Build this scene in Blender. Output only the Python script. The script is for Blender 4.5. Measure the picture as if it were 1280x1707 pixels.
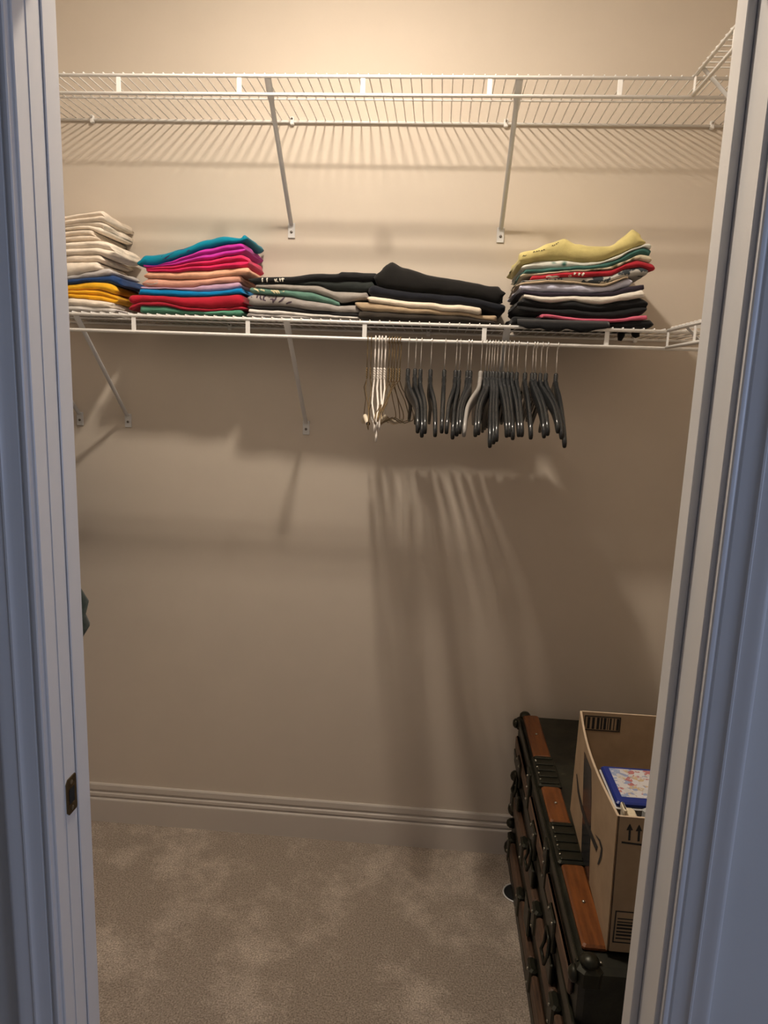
import bpy, math, random
from mathutils import Vector, Matrix, noise
random.seed(7)
for o in list(bpy.data.objects): bpy.data.objects.remove(o)
scene = bpy.context.scene
col = scene.collection

# ------------------------------------------------------------------ camera
FPX, PITCH, YAW, ROLL = 1158.545, 0.17971, 0.07081, 0.03651
CAM = Vector((0.03867, -2.13218, 1.53175))
Fw = Vector((-math.sin(YAW)*math.cos(PITCH), math.cos(YAW)*math.cos(PITCH), -math.sin(PITCH)))
R0 = Vector((math.cos(YAW), math.sin(YAW), 0)); U0 = R0.cross(Fw)
Rt = R0*math.cos(ROLL) + U0*math.sin(ROLL); Up = -R0*math.sin(ROLL) + U0*math.cos(ROLL)
cd = bpy.data.cameras.new('camera'); cam = bpy.data.objects.new('camera', cd); col.objects.link(cam)
cd.sensor_fit = 'HORIZONTAL'; cd.sensor_width = 36; cd.lens = FPX*36/1280
cd.clip_start = 0.02
mw = Matrix((Rt, Up, -Fw)).transposed().to_4x4(); mw.translation = CAM
cam.matrix_world = mw
scene.camera = cam
# ------------------------------------------------------------------ world, daylight, exposure
w = bpy.data.worlds.new('world'); scene.world = w; w.use_nodes = True
w.node_tree.nodes['Background'].inputs[0].default_value = (0.35, 0.55, 1.0, 1)
w.node_tree.nodes['Background'].inputs[1].default_value = 0.5
vs = scene.view_settings
vs.view_transform = 'Standard'; vs.look = 'None'; vs.gamma = 1; vs.use_curve_mapping = False
vs.exposure = 0.0
al = bpy.data.lights.new('window_daylight', 'AREA'); al.shape = 'RECTANGLE'; al.size = 1.5; al.size_y = 1.3
al.energy = 21; al.color = (0.56, 0.68, 1.0)
ao = bpy.data.objects.new('window_daylight', al); col.objects.link(ao)
ao.location = (2.47, -2.75, 1.55); ao.rotation_euler = (math.radians(90), 0, math.radians(90))
BULB = (-0.24, -0.79, 2.70)
LAMP_STRENGTH = 850.0
LAMP_COLOR = (1.0, 0.88, 0.74)

# ------------------------------------------------------------------ helpers
def ray(x, y): return Fw + Rt*((x-640)/FPX) - Up*((y-853.5)/FPX)
def onY(x, y, Y):
    d = ray(x, y); return CAM + d*((Y-CAM.y)/d.y)
def onX(x, y, X):
    d = ray(x, y); return CAM + d*((X-CAM.x)/d.x)
def onZ(x, y, Z):
    d = ray(x, y); return CAM + d*((Z-CAM.z)/d.z)

class MB:
    def __init__(s): s.v = []; s.f = []
    def add(s, vs_, fs):
        b = len(s.v); s.v += [tuple(p) for p in vs_]; s.f += [tuple(b+i for i in f) for f in fs]; return s
    def box(s, x0, x1, y0, y1, z0, z1):
        v = [(x0,y0,z0),(x1,y0,z0),(x1,y1,z0),(x0,y1,z0),(x0,y0,z1),(x1,y0,z1),(x1,y1,z1),(x0,y1,z1)]
        return s.add(v, [(0,3,2,1),(4,5,6,7),(0,1,5,4),(1,2,6,5),(2,3,7,6),(3,0,4,7)])
    def bbox(s, x0, x1, y0, y1, z0, z1, b=0.003):     # chamfered box
        vs_ = []
        for (z, i) in ((z0, b), (z0+b, 0), (z1-b, 0), (z1, b)):
            for (x, y) in ((x0+i+b,y0+i),(x1-i-b,y0+i),(x1-i,y0+i+b),(x1-i,y1-i-b),(x1-i-b,y1-i),(x0+i+b,y1-i),(x0+i,y1-i-b),(x0+i,y0+i+b)):
                vs_.append((x, y, z))
        fs = [tuple(range(7,-1,-1)), tuple(range(24,32))]
        for k in range(3):
            for j in range(8):
                a = k*8+j; c = k*8+(j+1)%8; fs.append((a, c, c+8, a+8))
        return s.add(vs_, fs)
    def tube(s, pts, r, n=8, closed=False, caps=True):
        pts = [Vector(p) for p in pts]; m = len(pts)
        rr = r if isinstance(r, (list, tuple)) else [r]*m
        rings = []; prev = None
        for i, p in enumerate(pts):
            if closed: t = pts[(i+1)%m]-pts[i-1]
            else: t = pts[min(i+1,m-1)]-pts[max(i-1,0)]
            t.normalize()
            if prev is None:
                a = Vector((0,0,1)) if abs(t.z) < .9 else Vector((1,0,0))
                nx = a.cross(t).normalized()
            else:
                nx = (prev - t*prev.dot(t)).normalized()
            prev = nx; ny = t.cross(nx)
            rings.append([p + nx*(rr[i]*math.cos(2*math.pi*k/n)) + ny*(rr[i]*math.sin(2*math.pi*k/n)) for k in range(n)])
        vs_ = [q for rg in rings for q in rg]; fs = []
        for i in range(m if closed else m-1):
            j = (i+1) % m
            for k in range(n):
                k2 = (k+1) % n; fs.append((i*n+k, i*n+k2, j*n+k2, j*n+k))
        if caps and not closed:
            fs.append(tuple(range(n-1,-1,-1))); fs.append(tuple((m-1)*n+k for k in range(n)))
        return s.add(vs_, fs)
    def lathe(s, prof, c, axis='z', n=24):
        c = Vector(c); vs_ = []; m = len(prof)
        for (r, h) in prof:
            for k in range(n):
                a = 2*math.pi*k/n; p, q = r*math.cos(a), r*math.sin(a)
                vs_.append(c + (Vector((p,q,h)) if axis == 'z' else Vector((h,p,q)) if axis == 'x' else Vector((q,h,p))))
        fs = [(i*n+k, i*n+(k+1)%n, (i+1)*n+(k+1)%n, (i+1)*n+k) for i in range(m-1) for k in range(n)]
        if prof[0][0] > 1e-6: fs.append(tuple(range(n-1,-1,-1)))
        if prof[-1][0] > 1e-6: fs.append(tuple((m-1)*n+k for k in range(n)))
        return s.add(vs_, fs)
    def extrude(s, prof, mapf, a, b):                # closed profile swept from a to b
        n = len(prof)
        vs_ = [mapf(u, v, a) for u, v in prof] + [mapf(u, v, b) for u, v in prof]
        fs = [(i, (i+1)%n, n+(i+1)%n, n+i) for i in range(n)] + [tuple(range(n-1,-1,-1)), tuple(range(n, 2*n))]
        return s.add(vs_, fs)
    def mesh(s, name, mat, smooth=False):
        me = bpy.data.meshes.new(name); me.from_pydata(s.v, [], s.f); me.update()
        if mat: me.materials.append(mat)
        import bmesh
        bm = bmesh.new(); bm.from_mesh(me); bmesh.ops.recalc_face_normals(bm, faces=bm.faces); bm.to_mesh(me); bm.free()
        if smooth:
            me.polygons.foreach_set('use_smooth', [True]*len(me.polygons))
            if smooth == 'auto': me.set_sharp_from_angle(angle=math.radians(40))
        return me
    def build(s, name, mat, parent=None, smooth=False, loc=None):
        return link(name, s.mesh(name, mat, smooth), parent, loc)
def link(name, me, parent=None, loc=None):
    o = bpy.data.objects.new(name, me); col.objects.link(o)
    if parent: o.parent = parent
    if loc is not None: o.location = loc
    return o
def empty(name, loc=(0,0,0), rz=0):
    o = bpy.data.objects.new(name, None); col.objects.link(o); o.empty_display_size = .05
    o.location = loc; o.rotation_euler = (0,0,rz); return o
def tag(o, label=None, cat=None, group=None, kind=None):
    if label: o['label'] = label
    if cat: o['category'] = cat
    if group: o['group'] = group
    if kind: o['kind'] = kind
    return o
def struct(o, label=None, cat=None):
    return tag(o, label, cat, None, 'structure')

# ------------------------------------------------------------------ materials
def newmat(name):
    m = bpy.data.materials.new(name); m.use_nodes = True
    return m, m.node_tree.nodes, m.node_tree.links, m.node_tree.nodes['Principled BSDF']
def noisecol(N, L, p, c1, c2, scale, detail=4, lo=.35, hi=.65, rough=.6, vec=None):
    n = N.new('ShaderNodeTexNoise'); n.inputs['Scale'].default_value = scale; n.inputs['Detail'].default_value = detail
    n.inputs['Roughness'].default_value = rough
    r = N.new('ShaderNodeValToRGB'); r.color_ramp.elements[0].position = lo; r.color_ramp.elements[1].position = hi
    r.color_ramp.elements[0].color = (*c1, 1); r.color_ramp.elements[1].color = (*c2, 1)
    t = N.new('ShaderNodeTexCoord'); L.new(t.outputs['Object'], n.inputs['Vector'])
    L.new(n.outputs['Fac'], r.inputs[0]); 
    if p: L.new(r.outputs[0], p.inputs['Base Color'])
    return r, n, t
def bump(N, L, p, scale, strength, dist, detail=3, t=None):
    n = N.new('ShaderNodeTexNoise'); n.inputs['Scale'].default_value = scale; n.inputs['Detail'].default_value = detail
    t = t or N.new('ShaderNodeTexCoord'); L.new(t.outputs['Object'], n.inputs['Vector'])
    b = N.new('ShaderNodeBump'); b.inputs['Strength'].default_value = strength; b.inputs['Distance'].default_value = dist
    L.new(n.outputs['Fac'], b.inputs['Height']); L.new(b.outputs[0], p.inputs['Normal']); return b
def paint(name, c, rough=.5, bs=None, bstr=.1, var=.04):
    m, N, L, p = newmat(name); p.inputs['Roughness'].default_value = rough
    noisecol(N, L, p, tuple(x*(1-var) for x in c), tuple(min(1,x*(1+var)) for x in c), 6)
    if bs: bump(N, L, p, bs, bstr, .001)
    return m
def metal(name, c, rough=.3, metallic=1.0):
    m, N, L, p = newmat(name); p.inputs['Metallic'].default_value = metallic; p.inputs['Roughness'].default_value = rough
    noisecol(N, L, p, tuple(x*.8 for x in c), tuple(min(1,x*1.1) for x in c), 40); return m
M_wall = paint('wall_paint', (.66,.575,.48), .75, 160, .12, .015)
M_wallbed = paint('bedroom_wall_paint', (.70,.68,.65), .75, 160, .12, .015)
M_ceil = paint('ceiling_paint', (.78,.74,.68), .85, 90, .2, .01)
M_trim = paint('trim_paint', (.76,.74,.72), .32, 60, .02, .01)
M_base = paint('baseboard_paint', (.62,.56,.50), .4, 60, .02, .01)
M_wire = paint('white_epoxy_wire', (.84,.82,.79), .35, None, 0, .01)
M_bracket = paint('white_bracket_enamel', (.70,.69,.68), .4, None, 0, .02)
M_screw = metal('screw_steel', (.25,.22,.2), .4)
M_brass = metal('aged_brass', (.20,.15,.08), .42)
M_dark = paint('dark_hole', (.01,.01,.01), .9)
M_chrome = metal('hook_steel', (.85,.82,.78), .3)
M_plastic = paint('black_hanger_plastic', (.022,.023,.024), .2, None, 0, .1)
M_greyplastic = paint('grey_hanger_plastic', (.30,.28,.26), .3)
M_whitewire = paint('white_coated_wire', (.80,.74,.68), .4)
M_goldwire = metal('bronze_hanger_wire', (.26,.18,.09), .4, .7)
M_paper = paint('hanger_paper_tube', (.72,.62,.48), .8, 90, .2, .06)
def carpet_mat():
    m, N, L, p = newmat('carpet_pile'); p.inputs['Roughness'].default_value = 1; p.inputs['Specular IOR Level'].default_value = .1
    p.inputs['Sheen Weight'].default_value = .15
    r, n, t = noisecol(N, L, None, (.42,.35,.285), (.72,.62,.52), 3.2, 8, .47, .66, .72)
    n2 = N.new('ShaderNodeTexNoise'); n2.inputs['Scale'].default_value = 230; n2.inputs['Detail'].default_value = 3
    L.new(t.outputs['Object'], n2.inputs['Vector'])
    r2 = N.new('ShaderNodeValToRGB'); r2.color_ramp.elements[0].position = .3; r2.color_ramp.elements[1].position = .7
    r2.color_ramp.elements[0].color = (.50,.47,.44,1); r2.color_ramp.elements[1].color = (1.3,1.3,1.3,1)
    L.new(n2.outputs['Fac'], r2.inputs[0])
    mx = N.new('ShaderNodeMix'); mx.data_type = 'RGBA'; mx.blend_type = 'MULTIPLY'; mx.inputs[0].default_value = 1
    L.new(r.outputs[0], mx.inputs[6]); L.new(r2.outputs[0], mx.inputs[7]); L.new(mx.outputs[2], p.inputs['Base Color'])
    n3 = N.new('ShaderNodeTexNoise'); n3.inputs['Scale'].default_value = 200; n3.inputs['Detail'].default_value = 5
    L.new(t.outputs['Object'], n3.inputs['Vector'])
    b = N.new('ShaderNodeBump'); b.inputs['Strength'].default_value = .9; b.inputs['Distance'].default_value = .006
    L.new(n3.outputs['Fac'], b.inputs['Height']); L.new(b.outputs[0], p.inputs['Normal'])
    return m
M_carpet = carpet_mat()
def fabric(name, c, c2=None, scale=30, lo=.5, hi=.54, rough=.95, stripes=None):
    m, N, L, p = newmat(name); p.inputs['Roughness'].default_value = rough; p.inputs['Specular IOR Level'].default_value = .2
    p.inputs['Sheen Weight'].default_value = .12; p.inputs['Sheen Roughness'].default_value = .5
    if c2 is None: noisecol(N, L, p, tuple(x*.86 for x in c), tuple(min(1,x*1.1) for x in c), 22, 5)
    else: noisecol(N, L, p, c, c2, scale, 3, lo, hi)
    bump(N, L, p, 420, .35, .0012, 2)
    return m
def cardboard(name, c):
    m, N, L, p = newmat(name); p.inputs['Roughness'].default_value = .85; p.inputs['Specular IOR Level'].default_value = .2
    noisecol(N, L, p, tuple(x*.9 for x in c), tuple(x*1.08 for x in c), 14, 6); bump(N, L, p, 250, .15, .0006); return m
M_card = cardboard('cardboard', (.40,.285,.18)); M_cardedge = cardboard('cardboard_cut_edge', (.58,.45,.32))
M_ink = paint('black_print_ink', (.012,.012,.012), .6); M_tape = paint('black_shiny_tape', (.03,.03,.035), .22)
def wood(name, c1, c2, rough=.45):
    m, N, L, p = newmat(name); p.inputs['Roughness'].default_value = rough
    r, n, t = noisecol(N, L, p, c1, c2, 9, 6, .3, .7)
    mp = N.new('ShaderNodeMapping'); mp.inputs['Scale'].default_value = (8,1,8); L.new(t.outputs['Object'], mp.inputs[0]); L.new(mp.outputs[0], n.inputs['Vector'])
    bump(N, L, p, 60, .25, .002); return m
M_orangewood = wood('varnished_orange_wood', (.10,.030,.008), (.25,.080,.019), .35)
M_slat = wood('dark_stained_slat', (.04,.022,.013), (.15,.080,.046), .5)
def olive():
    m, N, L, p = newmat('olive_painted_trunk_skin'); p.inputs['Roughness'].default_value = .5
    noisecol(N, L, p, (.007,.0065,.004), (.028,.027,.015), 16, 7, .32, .7); bump(N, L, p, 45, .5, .003, 6); return m
M_olive = olive()
M_hard = metal('blackened_trunk_iron', (.028,.027,.017), .4, .5)
M_rivet = metal('worn_rivet', (.45,.43,.36), .3)
M_leather = paint('dark_brown_leather', (.06,.03,.018), .55, 70, .4, .2)

# ------------------------------------------------------------------ room shell
XW0, XW1 = -1.52, 0.905           # closet side walls
YC, YB = -1.2135, -1.305          # closet / bedroom face of the door wall
XL, XR = -0.454, 0.359            # door stop faces
CEIL, HEAD = 2.74, 2.045
struct(MB().box(-2.6, 2.4, -4.6, .12, -.08, 0).build('floor', M_carpet), 'beige cut-pile carpet with lighter footprint patches', 'carpet')
struct(MB().box(-2.6, 2.4, -4.6, .12, CEIL, CEIL+.1).build('ceiling', M_ceil))
struct(MB().box(XW0-.12, XW1+.12, 0, .12, 0, CEIL).build('wall_back', M_wall), 'beige painted back wall behind both wire shelves', 'wall')
struct(MB().box(XW0-.12, XW0, YC, 0, 0, CEIL).build('wall_left', M_wall))
struct(MB().box(XW1, XW1+.12, YC, 0, 0, CEIL).build('wall_right', M_wall))
JL, JR = XL-.003, XR+.011         # jamb faces
wf = MB(); wf.box(-2.6, JL-.019, YB, YC, 0, CEIL); wf.box(JR+.019, 2.4, YB, YC, 0, CEIL); wf.box(JL-.019, JR+.019, YB, YC, HEAD+.03, CEIL)
struct(wf.build('wall_front', M_wallbed))
struct(MB().box(-2.7, -2.6, -4.7, YC, 0, CEIL).build('wall_bedroom_left', M_wallbed))
struct(MB().box(-2.6, 2.4, -4.7, -4.6, 0, CEIL).build('wall_rear', M_wallbed))
wr = MB(); wr.box(2.4, 2.5, -4.7, -3.5, 0, CEIL); wr.box(2.4, 2.5, -2.0, YC, 0, CEIL)
wr.box(2.4, 2.5, -3.5, -2.0, 0, .9); wr.box(2.4, 2.5, -3.5, -2.0, 2.2, CEIL)
struct(wr.build('wall_bedroom_right', M_wallbed))
wn = MB()
for a in ((-3.5,-3.45,.9,2.2), (-2.05,-2.0,.9,2.2), (-3.45,-2.05,.9,.95), (-3.45,-2.05,2.15,2.2), (-2.765,-2.735,.95,2.15)):
    wn.box(2.41, 2.46, a[0], a[1], a[2], a[3])
struct(wn.build('window_1', M_trim))
# baseboards
bbp = [(0,.139),(.006,.139),(.0085,.135),(.0095,.118),(.0045,.1135),(.0045,.1085),(.0115,.105),(.012,.096),(.007,.0925),(.007,.0885),(.0145,.085),(.0155,.081),(.0155,0),(0,0)]
struct(MB().extrude(bbp, lambda u,v,t: (t,-u,v), XW0, XW1).build('baseboard_back', M_base, smooth=False), 'white baseboard with grooved upper edge along the back wall', 'baseboard')
struct(MB().extrude(bbp, lambda u,v,t: (XW0+u,t,v), YC, -.0155).build('baseboard_left', M_base))
struct(MB().extrude(bbp, lambda u,v,t: (XW1-u,t,v), YC, -.0155).build('baseboard_right', M_base))
# door frame: jambs with stops, casings
def jamb(name, X, s, stop, label):       # s=+1 left jamb (faces +x), -1 right jamb
    root = struct(empty(name, (X, YB, 0)), label, 'door frame')
    def bx(n, a, b, y0, y1, z1=HEAD, m=M_trim):
        x0, x1 = sorted((s*a, s*b))
        return MB().bbox(x0, x1, y0-YB, y1-YB, 0, z1, .0012).build(n, m, root)
    bx('jamb_board', -.019, 0, YB, YC)
    bx('door_stop', .0002, stop, YC-.034, YC-.0)
    return root
jl = jamb('trim_1', JL, 1, .003, 'white painted left door jamb with stop and small strike plate')
jr = jamb('trim_2', JR, -1, .011, 'white painted right door jamb with projecting stop')
# slight raised band on the left jamb where the door edge sits, with the dark joint at the stop
MB().bbox(.0001, .0010, -1.278-YB, YC-.0365-YB, 0, HEAD, .0003).build('rebate_band', M_trim, jl)
struct(MB().bbox(JL-.019, JR+.019, YB, YC, HEAD+.001, HEAD+.03, .001).build('trim_3', M_trim))
csp = [(0,0),(0,.0085),(.0015,.0100),(.005,.0102),(.0072,.0092),(.0082,.0066),(.0105,.0064),(.0118,.0085),(.019,.0096),(.026,.0108),(.030,.0125),(.0315,.0145),(.034,.0148),(.0355,.0132),(.039,.0136),(.046,.0152),(.052,.0165),(.0555,.0165),(.058,.0145),(.058,0)]
def casing(name, X, s, label):
    return struct(MB().extrude(csp, lambda u,v,t: (X+s*u, YB-v, t), 0, HEAD+.064).build(name, M_trim, None, 'auto'), label, 'door casing')
casing('trim_4', JL-.004, -1, 'moulded white casing at the left of the door opening in bluish light')
casing('trim_5', JR+.006, 1, 'moulded white casing at the right of the door opening in bluish light')
struct(MB().extrude(csp, lambda u,v,t: (t, YB-v, HEAD+.006+u), JL-.004, JR+.006).build('trim_6', M_trim, None, 'auto'))
# strike plate on the left jamb
sp = empty('strike_plate', (0,0,0)); sp.parent = jl
sp.parent = jl; P0 = Vector((JL, YB, 0))
spm = MB(); pr = [(-.013,-.022),(-.013,.022),(-.008,.0275),(.0115,.0275),(.013,.025),(.013,-.025),(.0115,-.0275),(-.008,-.0275)]
bpy.data.objects.remove(sp)
spm.extrude(pr, lambda u,v,t: (.0010+t, -1.264-YB+u, .942+v), 0.0001, .0016)
spo = spm.build('strike_plate', M_brass, jl); spo['label'] = 'aged brass strike plate'
MB().bbox(.0027, .0031, -1.264-YB-.007, -1.264-YB+.007, .930, .953, .0002).build('latch_hole', M_dark, spo)
MB().lathe([(.0034,.0027),(.0034,.0032),(.002,.0036),(0.0001,.0036)], (0,-1.264-YB,.962), 'x', 10).build('screw', M_rivet, spo)
MB().lathe([(.0034,.0027),(.0034,.0032),(.002,.0036),(0.0001,.0036)], (0,-1.264-YB,.922), 'x', 10).build('screw', M_rivet, spo)

# ------------------------------------------------------------------ closet lamp (above the frame)
lamp = tag(empty('ceiling_lamp', (BULB[0], BULB[1], CEIL)), 'small round flush ceiling lamp above the door side of the closet', 'lamp')
MB().lathe([(.075,0),(.075,-.010),(.066,-.018),(.052,-.020),(.0001,-.020)], (0,0,0)).build('lamp_base', M_wire, lamp, True)
mb_, N_, L_, p_ = newmat('lit_lamp_glass')
p_.inputs['Emission Color'].default_value = (*LAMP_COLOR, 1); p_.inputs['Emission Strength'].default_value = LAMP_STRENGTH
p_.inputs['Base Color'].default_value = (.9,.9,.9,1)
MB().lathe([(.0475,-.0205),(.048,-.0225),(.0455,-.0257),(.0365,-.0287),(.020,-.0308),(.0001,-.0313)], (0,0,0)).build('glass_dome', mb_, lamp, True)

# ------------------------------------------------------------------ wire shelves
DEP, LIP = .3048, .0419
ZU, ZL = 2.269, 1.6943
wire_me = MB().tube([(0,-.004,0),(0,-DEP-.001,0),(0,-DEP-.0035,-.0025)], .0016, 6).mesh('deck_wire', M_wire, True)
strap_me = MB().bbox(-.0058,.0058,-.0014,.0014,-LIP,0,.0006).mesh('lip_strap', M_wire)
def brace_mesh(drop):
    b = MB(); a = Vector((0,-DEP+.004,-.007)); e = Vector((0,-.008,-drop+.016)); d = (e-a).normalized(); nrm = Vector((0,-d.z,d.y))
    n = 10; ring = []
    pr_ = [(.0065*math.cos(2*math.pi*k/n), .0045*math.sin(2*math.pi*k/n)) for k in range(n)]
    stations = [(a,1.35,.45),(a+d*.045,1.35,.5),(a+d*.06,1,1),(e-d*.02,1,1),(e,1,.5)]
    vs_ = []; fs = []
    for (p, sx, sy) in stations:
        for (u, v) in pr_: vs_.append(p+Vector((u*sx,0,0))+nrm*v*sy)
    for i in range(len(stations)-1):
        for k in range(n): fs.append((i*n+k, i*n+(k+1)%n, (i+1)*n+(k+1)%n, (i+1)*n+k))
    fs += [tuple(range(n-1,-1,-1)), tuple((len(stations)-1)*n+k for k in range(n))]
    return b.add(vs_, fs)
br_me = brace_mesh(.300).mesh('support_brace', M_bracket, 'auto')
foot_me = MB().bbox(-.0105,.0105,-.0045,-.0005,-.320,-.278,.001).mesh('foot_plate', M_bracket)
fs_me = MB().lathe([(.004,-.0047),(.004,-.006),(.0022,-.0068),(.0001,-.0068)], (0,0,-.303), 'y', 10).mesh('screw', M_screw, True)
hook_me = MB().bbox(-.008,.008,-DEP+.003,-DEP+.006,-.030,.001,.0008).mesh('rod_clip', M_bracket)
clip_me = MB().bbox(-.006,.006,-.011,-.0008,-.010,.012,.002).mesh('wall_clip', M_wire)
cs_me = MB().lathe([(.003,-.0112),(.003,-.0125),(.0001,-.013)], (0,0,.006), 'y', 8).mesh('screw', M_screw, True)
def wire_shelf(loc, rz, length, label, straps, braces, clips, wire0=.012, lip_ends=False):
    root = tag(empty('wire_shelf', loc, rz), label, 'shelf', 'white wire shelves')
    L_ = length
    MB().tube([(0,-DEP,-.0055),(L_,-DEP,-.0055)], .0043, 8).build('front_rod', M_wire, root, True)
    MB().tube([(0,-DEP,-LIP-.0045),(L_,-DEP,-LIP-.0045)], .0044, 8).build('hanging_rod', M_wire, root, True)
    MB().tube([(0,-.0065,-.0050),(L_,-.0065,-.0050)], .0038, 8).build('back_rod', M_wire, root, True)
    MB().tube([(0,-DEP*.53,-.0038),(L_,-DEP*.53,-.0038)], .0022, 6).build('middle_rod', M_wire, root, True)
    n = int((L_-wire0)/.0254)
    for i in range(n+1):
        link('deck_wire', wire_me, root, (wire0+i*.0254, 0, .0002))
    for x in straps: link('lip_strap', strap_me, root, (x, -DEP-.0003, -.0045))
    for x in braces:
        b = link('support_brace', br_me, root, (x, 0, 0)); b['label'] = 'white diagonal support brace'
        f_ = link('foot_plate', foot_me, b); link('screw', fs_me, b)
    for x in clips:
        c_ = link('wall_clip', clip_me, root, (x, 0, -.004)); link('screw', cs_me, c_)
    return root
X0 = XW0+.004; LEN = XW1-XW0-.008
S = .3048
wire_shelf((X0,0,ZU), 0, LEN, 'empty white wire shelf along the back wall, upper of the two',
    [(-.7894+i*S)-X0 for i in range(-2,6) if -.7894+i*S < XW1-.05], [-.4148-X0, .1945-X0], [-1.007-X0, -.416-X0, .19-X0, .75-X0], wire0=(-.7894-X0)%.0254+.0127)
wire_shelf((X0,0,ZL), 0, LEN, 'white wire shelf along the back wall carrying the folded clothes and hangers',
    [(-.7674+i*S)-X0 for i in range(-2,6) if -.7674+i*S < XW1-.05], [-1.0837-X0, -.9273-X0, -.3623-X0, .2045-X0], [-1.2-X0, -.6-X0, .0-X0, .6-X0], wire0=(-.7674-X0)%.0254+.0127)
YS = -DEP-.008; LS = -YC+YS-.01
wire_shelf((XW1-.003,YS,ZU+.002), -math.pi/2, LS, 'short white wire shelf on the right wall, level with the empty upper shelf', [.004, .225, .53, .83], [.042, .65], [.15,.6], wire0=.03)
wire_shelf((XW1-.003,YS,ZL+.002), -math.pi/2, LS, 'short white wire shelf on the right wall, level with the clothes shelf', [.004, .19, .50, .80], [.12, .65], [.2,.6], wire0=.03)
wire_shelf((XW0+.003,YC+.01,ZL+.002), math.pi/2, LS, 'white wire shelf on the left wall behind the door jamb', [.05,.35,.65], [.25,.70], [.1,.6], wire0=.03)

# ------------------------------------------------------------------ folded clothes
from mathutils.bvhtree import BVHTree
BVH = {}
def lerp(a, b, t): return a+(b-a)*t
def interp(pts):
    pts = sorted(pts)
    def f(x):
        if x <= pts[0][0]: return pts[0][1]
        if x >= pts[-1][0]: return pts[-1][1]
        for (a, b), (c, d) in zip(pts, pts[1:]):
            if a <= x <= c:
                t = (x-a)/(c-a) if c > a else 0; t = t*t*(3-2*t)*.5 + t*.5
                return b+(d-b)*t
    return f
ZDECK = ZL + .0022
def garment(name, label, mat, x0, x1, top, bot, yf=-.268, depth=.235, lobes=1, group=None, cat='folded shirt', seed=0):
    """x0..x1 and the two edge curves are read off the front of the pile, at the distance yf from the back wall"""
    ft, fb = interp(top), interp(bot)
    nx = 56; stations = []
    A = onY(x0, ft(x0), yf); B = onY(x1, ft(x1), yf); W = (B-A).length
    vs_ = []; fs = []
    rng = random.Random(seed*31+int(x0))
    off = rng.uniform(0, 50)
    for i in range(nx+1):
        t = .5-.5*math.cos(math.pi*i/nx); t = .75*t+.25*i/nx
        px = x0+(x1-x0)*t
        a, b = ft(px), fb(px)
        Pt, Pb = onY(px, a, yf), onY(px, b, yf)
        X = (Pt.x+Pb.x)/2; zb = max(Pb.z, ZDECK); zt = max(Pt.z, zb+.0035)
        zt -= .0006
        h = zt-zb; de = min(t, 1-t)*W; re = max(.55*h, .005)
        k = math.sqrt(max(0, 1-(1-min(1, de/re))**2)); k = max(k, .10)
        zm = zb+h*.45; zt2 = zm+(zt-zm)*k; zb2 = zm+(zb-zm)*k; h2 = zt2-zb2
        wob = .007*noise.noise((X*9+off, 1.7, zm*20)) + .003*noise.noise((X*34+off, .3, zm*60))
        yy = yf + .012*(1-k) + wob
        dd = min(.013, h2*.48)
        ring = []; nf = 9*lobes
        for j in range(nf+1):
            s = j/nf; q = abs(math.sin(math.pi*lobes*s))**.55
            if lobes > 1 and 0 < j < nf: q = max(q, .25)
            ring.append((yy+dd*(1-q)+.0012*noise.noise((X*60, zb2*90+s*9, off)), zb2+h2*s))
        for j, s in enumerate((.12,.3,.5,.7,.88)):
            ring.append((yy+dd+(depth-dd)*s, zt2 - .0015*abs(noise.noise((X*15, s*6, off)))*min(1,h2/.01)))
        yb_ = yy+depth
        ring += [(yb_, zt2-h2*.12), (yb_+dd*.5, zt2-h2*.5), (yb_, zb2+h2*.12)]
        for s in (.9,.5,.15): ring.append((yy+dd+(depth-dd)*s, zb2))
        m = len(ring)
        for (y_, z_) in ring:
            ef = max(0, 1-de/.03)
            dx = (.002+.009*ef)*noise.noise((z_*85, y_*16, off))
            dzz = .0030*noise.noise((X*16, y_*12, z_*5)) + .0012*noise.noise((X*45, y_*30, z_*9+3))
            if z_ < ZDECK+.02: dzz *= max(0, (z_-ZDECK)/.02)
            vs_.append((X+dx, y_+.004*noise.noise((X*22, z_*14, 7.7)), z_+dzz))
    for i in range(nx):
        for k in range(m): fs.append((i*m+k, i*m+(k+1)%m, (i+1)*m+(k+1)%m, (i+1)*m+k))
    fs += [tuple(range(m-1,-1,-1)), tuple(nx*m+k for k in range(m))]
    o = MB().add(vs_, fs).build(name, mat, None, True)
    BVH[label] = (BVHTree.FromPolygons([Vector(v) for v in vs_], fs), o)
    return tag(o, label, cat, group)
def prints(key, mat, cv, strokes, wd):
    """painted strokes lying on the front of a garment"""
    lab = [k for k in BVH if key in k][0]; bvh, o = BVH[lab]; m = MB()
    for st in strokes:
        pts = []
        for (a, b) in zip(st, st[1:]):
            for j in range(4): pts.append((lerp(a[0],b[0],j/4), lerp(a[1],b[1],j/4)))
        pts.append(st[-1]); pts = cv(pts); row = []
        for i, p in enumerate(pts):
            q = pts[min(i+1,len(pts)-1)]; r_ = pts[max(i-1,0)]; tx, ty = q[0]-r_[0], q[1]-r_[1]; L_ = math.hypot(tx,ty) or 1
            e = wd*.5*(.5+.5*math.sin(math.pi*(i+.6)/(len(pts)+.2)))
            ab = []
            for sg in (-1, 1):
                d = ray(p[0]-ty/L_*e*sg, p[1]+tx/L_*e*sg).normalized()
                h = bvh.ray_cast(CAM, d)
                if h[0] is not None: ab.append(h[0]-d*.0008)
            if len(ab) == 2: row.append(ab)
        if len(row) > 1: m.add([v for ab in row for v in ab], [(2*i,2*i+1,2*i+3,2*i+2) for i in range(len(row)-1)])
    if m.v: m.build('print', mat, o)
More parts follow.
